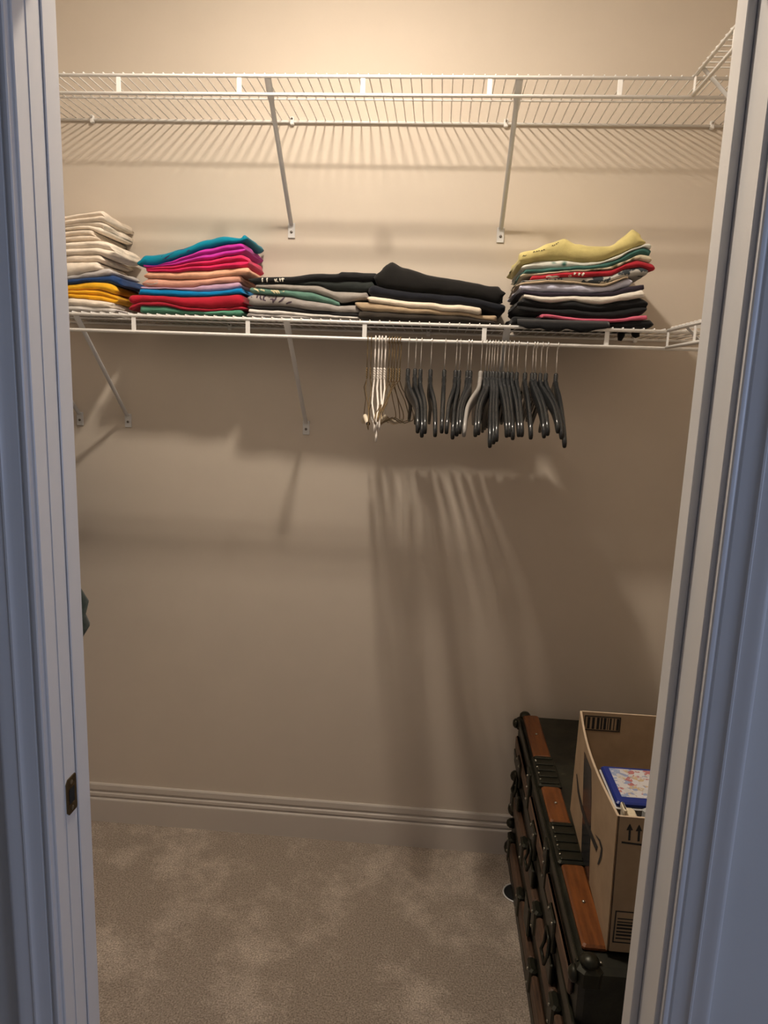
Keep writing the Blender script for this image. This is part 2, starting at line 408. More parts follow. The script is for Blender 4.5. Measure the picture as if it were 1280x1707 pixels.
def crop(ox, oy, sc):
    return lambda pts: [(ox+x/sc, oy+y/sc) for x, y in pts]
def stack(cv, ox, sc, layers, group, yf=-.268, depth=.235):
    """layers top to bottom: (name,label,cat,mat,x0,x1,top,bottom,lobes)"""
    for i, l in enumerate(layers):
        name, label, cat, mat, x0, x1, tp, bt, lo = l[:9]
        dy = l[9] if len(l) > 9 else 0
        garment(name, label, mat, ox+x0/sc, ox+x1/sc, cv(tp), cv(bt), yf+dy, depth, lo, group, cat, i+1)
# pile A (left, cream)
cream = fabric('cream_cotton', (.80,.69,.57)); cream2 = fabric('pale_cream_cotton', (.83,.73,.61)); cream3 = fabric('oat_cotton', (.74,.63,.51))
A = crop(90, 330, 3.556); ga = 'cream and yellow folded pile beside the left jamb'
a0=[(-60,118),(70,105),(150,85),(270,68),(330,98),(385,140),(400,175)]
a1=[(-60,160),(70,152),(180,135),(270,128),(330,165),(395,195)]
a2=[(-60,195),(70,190),(200,180),(300,215),(350,262),(400,285)]
a3=[(-60,262),(70,258),(220,248),(330,252),(400,300),(470,280)]
a4=[(-60,340),(80,335),(230,330),(330,350),(400,372),(455,385)]
a5=[(-60,382),(80,378),(240,375),(390,405)]
a6=[(-60,470),(80,462),(220,430),(330,412),(480,480)]
a7=[(-60,490),(80,486),(220,470),(330,452),(400,470),(490,510)]
a8=[(-60,516),(90,512),(200,496),(300,498),(380,520),(470,560)]
a9=[(-60,552),(90,548),(250,540),(380,575),(470,605)]
a10=[(-60,596),(90,592),(240,605),(370,625),(450,640)]
a11=[(-60,636),(90,636),(300,648),(440,668)]
a12=[(-60,668),(90,668),(300,676),(440,684)]
stack(A, 90, 3.556, [
 ('folded_trousers','cream folded trousers on top of the left pile','trousers',cream,-50,285,a0,a1,2),
 ('folded_trousers','cream folded trousers, second from the top of the left pile','trousers',cream2,-50,292,a1,a2,2,.01),
 ('folded_trousers','oat coloured folded trousers, third from the top of the left pile','trousers',cream3,-50,240,a2,a3,2,.006),
 ('folded_trousers','thick cream folded trousers with a drooping right corner in the left pile','trousers',cream2,-50,345,a3,a4,2,-.006),
 ('folded_trousers','thin cream folded trousers right under the drooping thick pair','trousers',cream,-50,285,a4,a5,1),
 ('folded_trousers','off-white folded trousers just above the grey shirt in the left pile','trousers',cream2,-50,265,a5,a6,1,-.004),
 ('folded_shirt','light grey folded shirt above the navy one in the left pile','shirt',fabric('light_grey_jersey',(.50,.47,.46)),-50,330,a6,a7,1),
 ('folded_shirt','navy blue folded shirt in the left pile','shirt',fabric('navy_jersey',(.018,.05,.15)),-50,400,a7,a8,1),
 ('folded_shirt','yellow folded shirt under the navy shirt','shirt',fabric('yellow_jersey',(.85,.44,.02)),-50,365,a8,a9,1,-.003),
 ('folded_shirt','yellow folded shirt, lower of the two in the left pile','shirt',fabric('golden_jersey',(.80,.40,.018)),-50,370,a9,a10,2),
 ('folded_shirt','cream folded shirt under the yellow ones','shirt',cream2,-50,345,a10,a11,1,-.004),
 ('folded_shirt','thin white folded shirt at the bottom of the left pile','shirt',fabric('white_jersey',(.74,.70,.66)),-50,365,a11,a12,1),
], ga, -.205, .185)
# pile B (bright colours)
gb = 'bright coloured pile'
b0=[(490,375),(530,332),(640,325),(760,300),(890,237),(1000,222),(1100,236),(1135,200),(1165,205),(1188,235)]
b1=[(490,395),(600,400),(680,378),(760,348),(900,292),(1050,268),(1190,246)]
b2=[(530,410),(700,402),(900,366),(1030,342),(1195,318)]
b3=[(540,434),(700,440),(850,431),(1040,416),(1215,404)]
b4=[(530,472),(700,478),(850,482),(1000,464),(1150,450),(1225,442)]
b5=[(520,525),(650,530),(820,532),(880,515),(960,502),(1160,496)]
b6=[(505,540),(700,540),(850,555),(1000,545),(1150,528)]
b7=[(490,572),(700,583),(850,587),(1000,573),(1165,562)]
b8=[(440,630),(520,615),(620,615),(800,648),(930,655),(1135,640)]
b9=[(440,670),(510,636),(640,640),(800,665),(900,672),(1135,660)]
b10=[(490,680),(800,688),(1135,698)]
stack(A, 90, 3.556, [
 ('folded_shirt','turquoise folded shirt with a dark purple band on top of the bright pile','shirt',fabric('turquoise_jersey',(.0,.20,.30),(.035,.025,.11),9,.60,.64),488,1135,b0,b1,1),
 ('folded_shirt','magenta folded shirt under the turquoise one','shirt',fabric('magenta_jersey',(.50,.03,.33)),535,1125,b1,b2,2),
 ('folded_shirt','hot pink folded shirt under the magenta one','shirt',fabric('hot_pink_jersey',(.62,.02,.10)),532,1140,b2,b3,2,-.003),
 ('folded_shirt','peach folded shirt under the hot pink one','shirt',fabric('peach_jersey',(.78,.42,.27)),535,1150,b3,b4,1),
 ('folded_shirt','salmon folded shirt with grey print at its left end','shirt',fabric('salmon_jersey',(.66,.34,.25)),525,1105,b4,b5,1,.004),
 ('folded_shirt','lavender folded shirt between the salmon and blue ones','shirt',fabric('lavender_jersey',(.46,.30,.42)),508,1100,b5,b6,1),
 ('folded_shirt','bright blue folded shirt above the red ones','shirt',fabric('bright_blue_jersey',(.0,.19,.44)),492,1125,b6,b7,1,-.003),
 ('folded_shirt','thick red folded shirt, upper of the two','shirt',fabric('red_jersey',(.42,.012,.03)),440,1125,b7,b8,1,-.006),
 ('folded_shirt','thin red folded shirt, lower of the two','shirt',fabric('crimson_jersey',(.38,.015,.035)),440,1125,b8,b9,1,-.003),
 ('folded_shirt','sea green folded shirt at the bottom of the bright pile','shirt',fabric('sea_green_jersey',(.09,.27,.18)),498,1120,b9,b10,1),
], gb, -.208, .185)
# pile C (black and grey prints)
Cc = crop(400, 400, 2.783); gc = 'black and grey print pile'
c0=[(40,182),(100,170),(220,170),(330,158),(450,155),(462,145),(630,150)]
c1=[(40,198),(200,200),(330,192),(460,188),(630,186)]
c2=[(70,205),(250,206),(360,210),(430,236),(560,242),(620,236)]
c3=[(60,218),(240,232),(330,240),(400,262),(470,288),(595,272)]
c4=[(45,246),(230,258),(320,282),(460,302),(590,300)]
c5=[(35,306),(200,310),(330,324),(550,340)]
c6=[(30,318),(200,326),(340,342),(545,356)]
c7=[(30,336),(200,345),(340,356),(548,366)]
c8=[(30,356),(300,364),(548,374)]
stack(Cc, 400, 2.783, [
 ('folded_shirt','thin black folded shirt with white print, top of the low dark pile','shirt',fabric('black_print_jersey',(.014,.014,.014)),42,630,c0,c1,1),
 ('folded_shirt','charcoal folded shirt second from the top of the low dark pile','shirt',fabric('charcoal_jersey',(.022,.026,.024)),75,622,c1,c2,1),
 ('folded_shirt','taupe grey folded shirt with a pale blue end','shirt',fabric('taupe_jersey',(.30,.27,.24)),62,594,c2,c3,1,-.003),
 ('folded_shirt','teal green folded shirt with cream lettering print','shirt',fabric('teal_print_jersey',(.10,.20,.155)),46,470,c3,c4,1),
 ('folded_shirt','grey folded shirt with purple printed pattern','shirt',fabric('grey_print_jersey',(.30,.27,.25)),36,556,c4,c5,1,-.004),
 ('folded_shirt','thin black folded shirt under the grey printed one','shirt',fabric('black_jersey_c',(.014,.013,.014)),30,545,c5,c6,1),
 ('folded_shirt','thin white folded shirt in the low dark pile','shirt',fabric('white_jersey_c',(.66,.62,.58)),34,548,c6,c7,1,-.004),
 ('folded_shirt','pale grey folded shirt at the bottom of the low dark pile','shirt',fabric('pale_grey_jersey',(.42,.39,.37)),30,540,c7,c8,1),
], gc, -.225, .20)
# pile D (black trousers)
gd = 'black and tan trouser pile'
d0=[(620,158),(660,125),(680,108),(700,97),(760,125),(900,165),(1050,190),(1190,208),(1228,218)]
d1=[(610,205),(700,226),(900,246),(1100,268),(1228,296)]
d2=[(595,258),(800,282),(1000,302),(1120,312),(1228,338)]
d3=[(595,285),(800,310),(1000,332),(1128,345)]
d4=[(535,304),(570,328),(800,338),(1000,352),(1190,374)]
d5=[(550,366),(800,376),(1190,386)]
dpants=fabric('black_twill',(.012,.011,.010)); 
stack(Cc, 400, 2.783, [
 ('folded_trousers','thick black folded trousers on top beside the low dark pile','trousers',dpants,622,1228,d0,d1,1),
 ('folded_trousers','blue-black folded trousers above the cream pair','trousers',fabric('blue_black_twill',(.010,.011,.016)),594,1228,d1,d2,1,.003),
 ('folded_trousers','cream folded trousers between dark trousers','trousers',fabric('cream_twill',(.78,.66,.52)),590,1126,d2,d3,1,-.006),
 ('folded_trousers','tan khaki folded trousers under the cream pair','trousers',fabric('tan_twill',(.42,.31,.20)),535,1190,d3,d4,1,-.002),
 ('folded_trousers','dark brown folded trousers at the bottom beside the low dark pile','trousers',fabric('dark_brown_twill',(.035,.028,.022)),552,1186,d4,d5,1),
], gd, -.24, .215)
# pile E (right, yellow-green on top)
Ee = crop(820, 360, 3.556); ge = 'tall pile under the yellow-green shirt'
e0=[(125,225),(180,210),(240,200),(340,150),(430,118),(500,158),(600,170),(700,166),(790,120),(835,70),(870,95),(912,140)]
e1=[(125,300),(190,290),(300,262),(420,255),(520,270),(640,266),(750,228),(850,188),(915,165)]
e2=[(165,322),(400,306),(600,290),(720,258),(850,200),(900,184),(960,205)]
e3=[(165,345),(400,326),(650,306),(780,270),(880,225),(970,238)]
e4=[(150,362),(420,336),(700,312),(860,258),(978,282)]
e5=[(180,385),(450,362),(700,350),(800,312),(880,300),(990,335)]
e6=[(140,400),(330,378),(520,390),(660,400),(760,370),(890,345),(975,350)]
e7=[(140,412),(330,392),(520,402),(660,416),(800,368),(890,365)]
e8=[(150,442),(300,450),(560,455),(700,446),(830,412),(930,400)]
e9=[(150,458),(340,478),(560,470),(700,476),(830,448),(925,432)]
e10=[(170,480),(345,512),(480,500),(650,522),(780,498),(920,480)]
e11=[(110,570),(285,580),(500,602),(700,612),(920,585)]
e12=[(110,592),(300,602),(500,622),(700,630),(930,612)]
e13=[(100,640),(300,662),(600,676),(985,668)]
stack(Ee, 820, 3.556, [
 ('folded_shirt','yellow-green folded shirt with dark lettering on top of the right pile','shirt',fabric('yellow_green_jersey',(.56,.47,.19)),160,905,e0,e1,1,-.006),
 ('folded_shirt','white folded shirt with green edge under the yellow-green one','shirt',fabric('white_green_jersey',(.62,.62,.55),(.05,.16,.13),7,.60,.63),180,950,e1,e2,1),
 ('folded_shirt','dark green folded shirt in the right pile','shirt',fabric('dark_green_jersey',(.05,.14,.12)),182,955,e2,e3,1,.002),
 ('folded_shirt','thin cream and olive folded shirt in the right pile','shirt',fabric('cream_olive_jersey',(.58,.50,.36),(.14,.12,.06),14,.55,.6),175,960,e3,e4,1),
 ('folded_shirt','red folded shirt with white print in the right pile','shirt',fabric('red_print_jersey',(.42,.022,.035)),235,965,e4,e5,1,-.004),
 ('folded_shirt','grey and white patterned folded shirt under the red one','shirt',fabric('grey_white_print',(.44,.42,.38),(.04,.05,.06),40,.52,.56),165,940,e5,e6,1),
 ('folded_shirt','thin tan folded shirt above the lavender one','shirt',fabric('tan_jersey',(.52,.40,.27)),160,820,e6,e7,1,-.004),
 ('folded_shirt','pale lavender folded shirt in the right pile','shirt',fabric('pale_lavender_jersey',(.56,.56,.68)),160,830,e7,e8,1),
 ('folded_shirt','thin purple-black folded shirt in the right pile','shirt',fabric('purple_black_jersey',(.03,.022,.035)),165,915,e8,e9,1),
 ('folded_shirt','white folded shirt above the black ones in the right pile','shirt',fabric('white_jersey_e',(.74,.68,.60)),180,915,e9,e10,1,-.005),
 ('folded_shirt','thick black folded shirt above the pink edge','shirt',fabric('black_jersey_e',(.011,.011,.012)),150,925,e10,e11,2),
 ('folded_shirt','pink folded shirt between the black ones','shirt',fabric('pink_jersey',(.62,.12,.19)),285,924,e11,e12,1,-.004),
 ('folded_shirt','black folded shirt at the bottom of the right pile','shirt',fabric('black_jersey_f',(.010,.010,.011)),115,960,e12,e13,1),
], ge, -.300, .27)

c8_ = crop(400, 440, 8.0); e8_ = crop(840, 370, 8.0)
pw = paint('white_shirt_print', (.72,.68,.58), .8); pk = paint('dark_shirt_print', (.05,.03,.045), .8); pc = paint('cream_shirt_print', (.62,.54,.33), .8); pi_ = paint('brown_shirt_print', (.06,.05,.02), .8)
prints('thin black folded shirt with white print', pw, c8_, [[(312,172),(296,200),(300,245)],[(378,172),(358,200),(362,245)],[(460,200),(480,240)],[(490,195),(478,225),(512,240)],[(530,190),(538,235)],[(566,168),(570,238)],[(548,200),(590,196)]], 2.2)
prints('teal green folded shirt', pc, c8_, [[(180,325),(230,345),(255,375)],[(215,318),(270,335),(300,350)],[(300,345),(330,360)],[(410,350),(440,362),(470,395)],[(440,345),(480,362),(505,400)],[(480,345),(510,362),(530,395)],[(560,352),(590,365)]], 2.6)
prints('grey folded shirt with purple', pk, c8_, [[(150,445),(172,412)],[(240,405),(222,455)],[(275,420),(270,450),(288,482)],[(352,418),(318,440),(308,478),(345,490)],[(400,470),(440,470),(440,520)],[(490,430),(470,470),(440,505)],[(598,440),(560,480),(515,512)],[(690,505),(650,515),(615,532)],[(375,430),(400,445)]], 3.0)
prints('yellow-green folded shirt', pi_, e8_, [[(248,462),(262,446),(278,456),(300,440)],[(388,410),(402,392),(416,402)],[(424,402),(440,386),(450,398)],[(456,392),(468,380),(478,388)],[(492,388),(504,376),(512,384)],[(520,378),(532,366),(548,372)],[(638,322),(648,310),(660,322)],[(668,316),(678,300)],[(690,300),(702,286),(708,298)],[(716,282),(726,268)]], 1.3)
prints('red folded shirt with white print', pw, e8_, [[(925,655),(955,665),(935,705)],[(1030,655),(1005,690),(995,715)],[(1075,670),(1050,700),(1040,722)],[(860,725),(900,715)],[(560,735),(600,725),(640,735),(700,725),(740,735)]], 3.4)
z4_ = crop(72, 219, 3.4)
prints('turquoise folded shirt', paint('purple_shirt_band', (.035,.028,.11), .85), z4_, [[(672,716),(740,682),(820,652),(905,626)],[(690,726),(760,694),(830,664)]], 9)
prints('salmon folded shirt', paint('grey_shirt_print', (.42,.38,.34), .85), z4_, [[(575,850),(610,858),(650,852)]], 7)
# hem of the lowest black shirt hanging over the front rod
hem = MB(); vs_ = []; fs = []; nn = 40
for i in range(nn+1):
    px = lerp(862, 1016, i/nn); P = onY(px, 548, -.3185)
    low = ZL-.001-(.0105+.003*math.sin(i*.5)+.003*noise.noise((i*.35,0,4)))*min(1,min(i,nn-i)/7)
    if i in (0, nn): low = ZL-.001
    for (y_, z_) in ((-.3050, ZL+.0150),(-.3195, ZL+.004),(-.3205, low),(-.3175, low),(-.3140, ZL+.0045)): vs_.append((P.x, y_+.001*noise.noise((i*.4,z_*40,1)), z_))
for i in range(nn):
    for k in range(5): fs.append((i*5+k, i*5+(k+1)%5, (i+1)*5+(k+1)%5, (i+1)*5+k))
fs += [(4,3,2,1,0), tuple(nn*5+k for k in range(5))]
lo = BVH['black folded shirt at the bottom of the right pile'][1]
hem.add(vs_, fs).build('hanging_hem', lo.data.materials[0], lo, True)
for (px, py, wd) in ((1034, 568, .010), (1058, 562, .012)):
    P = onY(px, py, -.25)
    MB().tube([(P.x+.004,-.25,ZL+.001),(P.x,-.252,ZL-.012),(P.x-.002,-.25,P.z)], [wd*.6, wd, wd*.5], 8).build('drooping_corner', lo.data.materials[0], lo, True)

# ------------------------------------------------------------------ hangers
RODZ = ZL-LIP-.0045; RODY = -DEP
def hook_path(dz, r=.0080):
    pts = [(0,0,-dz)]
    pts += [(0,.006,-.035),(0,.0095,-.016)]
    for k in range(11):
        a = math.radians(-10+k*20); pts.append((0, r*math.cos(a), r*math.sin(a)))
    pts.append((0,-.0085,-.010))
    return pts
def lerp(a, b, t): return a+(b-a)*t
def bodies(bend, far, near, thick):
    """contoured plastic hanger arm-to-arm, local origin at the rod centre, arms along y"""
    b = MB(); vs_ = []; fs = []; n = 10; N = 30
    for i in range(N+1):
        t = -1+2*i/N; a = abs(t); y = t*.205
        end = near if t < 0 else far
        z = -.112-.012*a - (end-.018)*(a**1.5)*.85 - .018*a**4
        if a < .12: z += .010*(1-(a/.12)**2)
        q_ = max(0, min(1, (a-.22)/.56)); x = bend*q_*q_*(3-2*q_)
        hh = lerp(.019, .013, a) ; ww = lerp(thick, thick*.85, a)
        if a > .96: hh *= .8
        for k in range(n):
            u = 2*math.pi*k/n; cx, cz = math.cos(u), math.sin(u)
            sx = math.copysign(abs(cx)**.6, cx)*ww; sz = math.copysign(abs(cz)**.6, cz)*hh
            vs_.append((x+sx, y, z+sz))
    for i in range(N):
        for k in range(n): fs.append((i*n+k, i*n+(k+1)%n, (i+1)*n+(k+1)%n, (i+1)*n+k))
    fs += [tuple(range(n-1,-1,-1)), tuple(N*n+k for k in range(n))]
    return b.add(vs_, fs)
hook_me2 = MB().tube(hook_path(.082), .0013, 6).mesh('hook', M_chrome, True)
neck_me = {}
def plastic_hanger(x, rz, bend, drop, label, mat=M_plastic, lean=0, group='black plastic hangers on the clothes rod'):
    root = tag(empty('plastic_hanger', (x, RODY, RODZ+.0), rz), label, 'hanger', group)
    root.rotation_euler = (0, lean, rz)
    link('hook', hook_me2, root)
    bodies(bend, drop*.92, drop, .0058).build('arms', mat, root, True)
    if mat.name not in neck_me:
        neck_me[mat.name] = MB().lathe([(.0032,-.070),(.0055,-.073),(.0055,-.092),(.0062,-.094),(.0062,-.103),(.0001,-.104)], (0,0,0), 'z', 10).mesh('neck', mat, True)
    link('neck', neck_me[mat.name], root)
    return root
ORD = 'first second third fourth fifth sixth seventh eighth ninth tenth eleventh twelfth thirteenth fourteenth fifteenth sixteenth seventeenth eighteenth nineteenth twentieth twenty-first twenty-second twenty-third twenty-fourth twenty-fifth twenty-sixth'.split()
# (pixel of the hook on the rod, pixel of the lower tip of the near arm)
HK = [(682,696,721),(694,703,728),(703,708,722),(720,725,727),(743,736,721),(762,744,722),(768,754,731),(782,761,726),(787,766,722),(812,792,727),(817,797,724),(822,816,745),(826,822,739),
      (831,827,735),(837,844,728),(843,849,727),(850,854,732),(857,864,727),(865,869,727),(879,884,731),(891,906,729),(896,912,725),(905,929,721),(914,935,731),(931,940,745)]
def hanger_at(px, ex, ey, label, mat=M_plastic, **kw):
    X = onY(px, 570, RODY).x; P = onY(ex, ey, RODY-.2)
    dx = P.x-X; end = (-(P.z-RODZ)-.142-.008)/.85+.018
    rz = math.asin(max(-.4, min(.4, dx*.5/.205)))
    plastic_hanger(X, rz, dx*.5, end, label, mat, **kw)
for i, (px, ex, ey) in enumerate(HK):
    hanger_at(px, ex, ey, 'black plastic hanger, %s of the black ones counted from the wire hangers' % ORD[i])
hanger_at(804, 773, 727, 'grey plastic hanger leaning among the black ones', M_greyplastic, group='single grey hanger')
# wire hangers
def wire_hanger(x, rz, mat, r, label, seed, tube=False, drop=.14, lean=0, group='thin wire hangers'):
    rg = random.Random(seed); root = tag(empty('wire_hanger', (x, RODY, RODZ), rz), label, 'hanger', group)
    root.rotation_euler = (0, lean, rz)
    m = MB().tube([(q[0], q[1], q[2]+0.0) for q in hook_path(.075)], r, 6)
    m.build('hook', mat, root, True)
    tw = MB(); tw.tube([(.0016*math.cos(k*1.1), .0016*math.sin(k*1.1), -.072-.0022*k) for k in range(14)], r, 6)
    tw.tube([(-.0016*math.cos(k*1.1), -.0016*math.sin(k*1.1), -.072-.0022*k) for k in range(14)], r, 6)
    tw.build('twisted_neck', mat, root, True)
    jx = [rg.uniform(-.006,.006) for _ in range(6)]
    zE = -.10-drop*.85
    pts = [(0,.003,-.102),(jx[0],.06,-.122),(jx[1],.13,-.155),(jx[2],.19,-.188),(jx[2],.205,-.200),(jx[2],.203,-.209),(jx[2],.19,-.212),
           (jx[3],.06,-.214),(jx[3],-.06,zE+.012),(jx[4],-.19,zE),(jx[4],-.204,zE+.003),(jx[4],-.206,zE+.012),(jx[4],-.19,zE+.026),(jx[5],-.13,-.160),(jx[0],-.06,-.124),(0,-.003,-.102)]
    MB().tube(pts, r, 6).build('shoulder_wire', mat, root, True)
    if tube:
        t = MB().tube([(jx[2]*.9+jx[3]*.1,.17,-.2123),(jx[3],.06,-.214),(jx[3],-.06,zE+.012),(jx[4],-.178,zE+.0008)], .0058, 12)
        t.build('paper_tube', M_paper, root, True)
        MB().tube([(jx[4],-.1785,zE+.0008),(jx[4],-.180,zE+.0007)], .0046, 12).build('tube_opening', M_dark, root, True)
    return root
def hx(px): return onY(px, 572, RODY).x
wire_hanger(hx(613), math.radians(8), M_goldwire, .0012, 'bronze wire hanger with a paper tube at the left end of the row', 1, True, .125)
wire_hanger(hx(619), math.radians(4), M_goldwire, .0012, 'bare bronze wire hanger between the paper-tube one and the white ones', 2)
wire_hanger(hx(626), math.radians(6), M_whitewire, .0022, 'white coated wire hanger, leftmost of the white ones', 3, drop=.145)
wire_hanger(hx(632), math.radians(6.5), M_whitewire, .0026, 'thick white wire hanger drooping lowest of all', 4, drop=.172)
wire_hanger(hx(637), math.radians(4), M_whitewire, .0022, 'white wire hanger, second from the right among the white ones', 5, drop=.14)
wire_hanger(hx(643), math.radians(2.5), M_whitewire, .0024, 'white wire hanger, rightmost of the white ones', 6, drop=.135)
for j, (px, rz, tb, lb) in enumerate([(649,-3,False,'bronze wire hanger right beside the white ones'),(654,-6,True,'bronze wire hanger with a paper tube among the middle bronze ones'),
        (658,-2,False,'bronze wire hanger just right of the middle paper tube'),(663,-7,False,'bronze wire hanger, second before the black plastic ones'),(668,-9,False,'bronze wire hanger next to the black plastic ones')]):
    wire_hanger(hx(px), math.radians(rz), M_goldwire, .0013, lb, 10+j, tb, .125)

# ------------------------------------------------------------------ green garment hanging at the left wall, mostly behind the jamb
gh = tag(empty('hanging_jacket', (XW0+.003+DEP, -.36, RODZ+.002)), 'dark green jacket just peeking out past the left door jamb', 'jacket')
g_mat = fabric('dark_green_canvas', (.03,.045,.04), (.07,.09,.08), 18, .4, .7)
gm = MB(); vs_ = []; fs = []; n = 20
secs = [(-.10,.05,.03),(-.125,.14,.045),(-.16,.215,.055),(-.24,.23,.06),(-.40,.235,.06),(-.55,.24,.06),(-.70,.245,.06),(-.80,.24,.055)]
for (z, hw, ht) in secs:
    for k in range(n):
        a = 2*math.pi*k/n; rr = 1+.10*noise.noise((math.cos(a)*2, math.sin(a)*2, z*6))
        vs_.append((hw*math.cos(a)*rr, ht*math.sin(a)*rr, z))
for i in range(len(secs)-1):
    for k in range(n): fs.append((i*n+k, (i+1)*n+k, (i+1)*n+(k+1)%n, i*n+(k+1)%n))
fs += [tuple(range(n)), tuple((len(secs)-1)*n+k for k in range(n-1,-1,-1))]
gm.add(vs_, fs).build('body', g_mat, gh, True)
for s in (-1, 1):
    sl = MB().tube([(s*.19,0,-.15),(s*.215,0,-.26),(s*.225,-.005,-.42),(s*.232,-.01,-.58),(s*.240,-.01,-.68),(s*.264,-.01,-.745),(s*.256,-.01,-.775),(s*.264,-.01,-.80),(s*.252,-.01,-.85)], [.045,.046,.045,.044,.044,.056,.053,.056,.036], 14)
    sl.build('sleeve', g_mat, gh, True)
link('hook', hook_me2, gh).rotation_euler = (0,0,math.pi/2)

# ------------------------------------------------------------------ trunk
TX0, TX1, TY0, TY1, TH = .345, .872, -1.022, -.030, .512
tr = tag(empty('storage_trunk', (TX0, TY0, 0)), 'dark olive steamer trunk with orange wood slats and iron fittings', 'trunk')
def tb(name, x0, x1, y0, y1, z0, z1, mat, b=.003, par=None, smooth=False):
    return MB().bbox(x0-TX0, x1-TX0, y0-TY0, y1-TY0, z0, z1, b).build(name, mat, par or tr, smooth)
tb('body', TX0+.004, TX1, TY0+.004, TY1-.004, .012, .372, M_olive, .006)
tb('lid', TX0+.001, TX1+.002, TY0+.001, TY1-.001, .3735, TH, M_olive, .010)
def iron(name, x0, x1, y0, y1, z0, z1, b=.002, par=None): return tb(name, x0, x1, y0, y1, z0, z1, M_hard, b, par)
# seam strips
iron('edge_band', TX0-.004, TX0+.0035, TY0, TY1, .352, .371, .0015)
iron('edge_band', TX0-.006, TX0+.0005, TY0, TY1, .3745, .396, .0015)
iron('edge_band', TX0-.004, TX0+.0035, TY0, TY1, .004, .040, .0015)
iron('edge_band', TX0, TX1, TY0-.004, TY0+.0035, .004, .040, .0015)
iron('edge_band', TX0, TX1, TY0-.005, TY0+.0005, .3745, .396, .0015)
iron('edge_band', TX0-.0035, TX0+.0008, TY0+.02, TY1-.02, .490, TH+.001, .001)
def rivet(x, y, z, axis, par, r=.0042):
    pr_ = [(r,0),(r*.9,r*.45),(r*.5,r*.8),(.0001,r*.9)]
    if axis == 'x': pr_ = [(a, -b) for a, b in pr_]
    return MB().lathe(pr_, (x-TX0, y-TY0, z), axis, 8).build('rivet', M_rivet, par, True)
# top corner slats in orange wood with iron clamps between
for (y0, y1) in ((-.302,-.052),(-.602,-.452),(-.980,-.752)):
    s_ = tb('wood_slat', .355, .404, y0, y1, TH, TH+.0125, M_orangewood, .004); s_['label'] = 'orange varnished wood slat'
    rivet(.380, (y0+y1)/2, TH+.0125, 'z', s_)
for (y0, y1) in ((-.450,-.304),(-.750,-.604)):
    c_ = iron('slat_clamp', .349, .410, y0, y1, TH, TH+.0135, .004)
    for k in range(5):
        yy = y0+.012+k*(y1-y0-.024)/4
        MB().bbox(.356-TX0, .404-TX0, yy-.0055-TY0, yy+.0055-TY0, TH+.0136, TH+.0172, .0015).build('clamp_rib', M_hard, c_)
        if k % 1 == 0: rivet(.357, yy+.013 if k < 4 else yy-.013, TH+.0136, 'z', c_, .0032)
# second row of slats in the middle of the lid
for (y0, y1) in ((-.40,-.05),(-.98,-.45)):
    tb('wood_slat', .585, .632, y0, y1, TH, TH+.0125, M_slat, .004)
# side slats and clasps on the long face
ribs_y = (-.12, -.37, -.62, -.88)
for zc in (.272, .112):
    for (y0, y1) in ((-.985,-.905),(-.855,-.645),(-.595,-.395),(-.345,-.145)):
        tb('wood_slat', TX0-.0125, TX0+.0035, y0, y1, zc-.027, zc+.027, M_slat, .004)
    for yc in ribs_y:
        c_ = iron('slat_clamp', TX0-.017, TX0+.0035, yc-.0245, yc+.0245, zc-.034, zc+.034, .005)
        rivet(TX0-.017, yc, zc-.02, 'x', c_); rivet(TX0-.017, yc, zc+.02, 'x', c_)
for (y0, y1) in ((-.985,-.70),(-.66,-.40),(-.36,-.07)):
    tb('wood_slat', TX0-.010, TX0+.0005, y0, y1, .418, .462, M_slat, .004)
# vertical straps over lid and body with draw latches
for yc in (-.205, -.525, -.815):
    l_ = iron('latch', TX0-.016, TX0-.0062, yc-.03, yc+.03, .376, .455, .003)
    MB().tube([(-.020,yc-.02-TY0,.366),(-.026,yc-.02-TY0,.345),(-.026,yc+.02-TY0,.345),(-.020,yc+.02-TY0,.366),(-.018,yc+.02-TY0,.40),(-.018,yc-.02-TY0,.40)], .004, 8, closed=True).build('latch_loop', M_hard, l_, True)
    iron('latch_catch', TX0-.014, TX0-.0045, yc-.028, yc+.028, .300, .350, .003)
    for s in (-1, 1): rivet(TX0-.016, yc+s*.022, .445, 'x', l_)
for yc in (-.35, -.66):
    st = iron('strap_plate', TX0-.009, TX0-.0001, yc-.022, yc+.022, .402, TH-.006, .002)
    for z in (.42, .455, .49): rivet(TX0-.009, yc, z, 'x', st)
iron('lock_plate', TX0-.013, TX0-.0045, -.545, -.475, .150, .235, .004)
# bumpers and ball corners
for (y0, y1, yd) in ((TY1-.040, TY1+.004, TY1-.016), (TY0-.005, TY0+.040, TY0+.014)):
    for (z0, z1) in ((TH-.046, TH+.004), (.002, .050)):
        cp = tb('corner_cap', TX0-.006, TX0+.044, y0, y1, z0, z1, M_hard, .011)
        if z0 > .3:
            MB().lathe([(.0175,0),(.0165,.007),(.011,.013),(.0001,.015)], (.018, yd-TY0, TH+.003), 'z', 16).build('corner_dome', M_hard, cp, True)
            MB().lathe([(.016,0),(.0145,-.007),(.009,-.012),(.0001,-.0135)], (-.0055, yd-TY0, TH-.022), 'x', 16).build('corner_dome', M_hard, cp, True)
            rivet(TX0+.038, yd, TH+.004, 'z', cp, .003)
for (y, z, r) in ((-.085,.330,.018),(-.085,.215,.022),(-.075,.158,.016),(-.06,.06,.022)):
    MB().lathe([(r,0),(r*.95,-.012),(r*.6,-.020),(.0001,-.023)], (0.003, y-TY0, z), 'x', 14).build('bumper_knob', M_hard, tr, True)
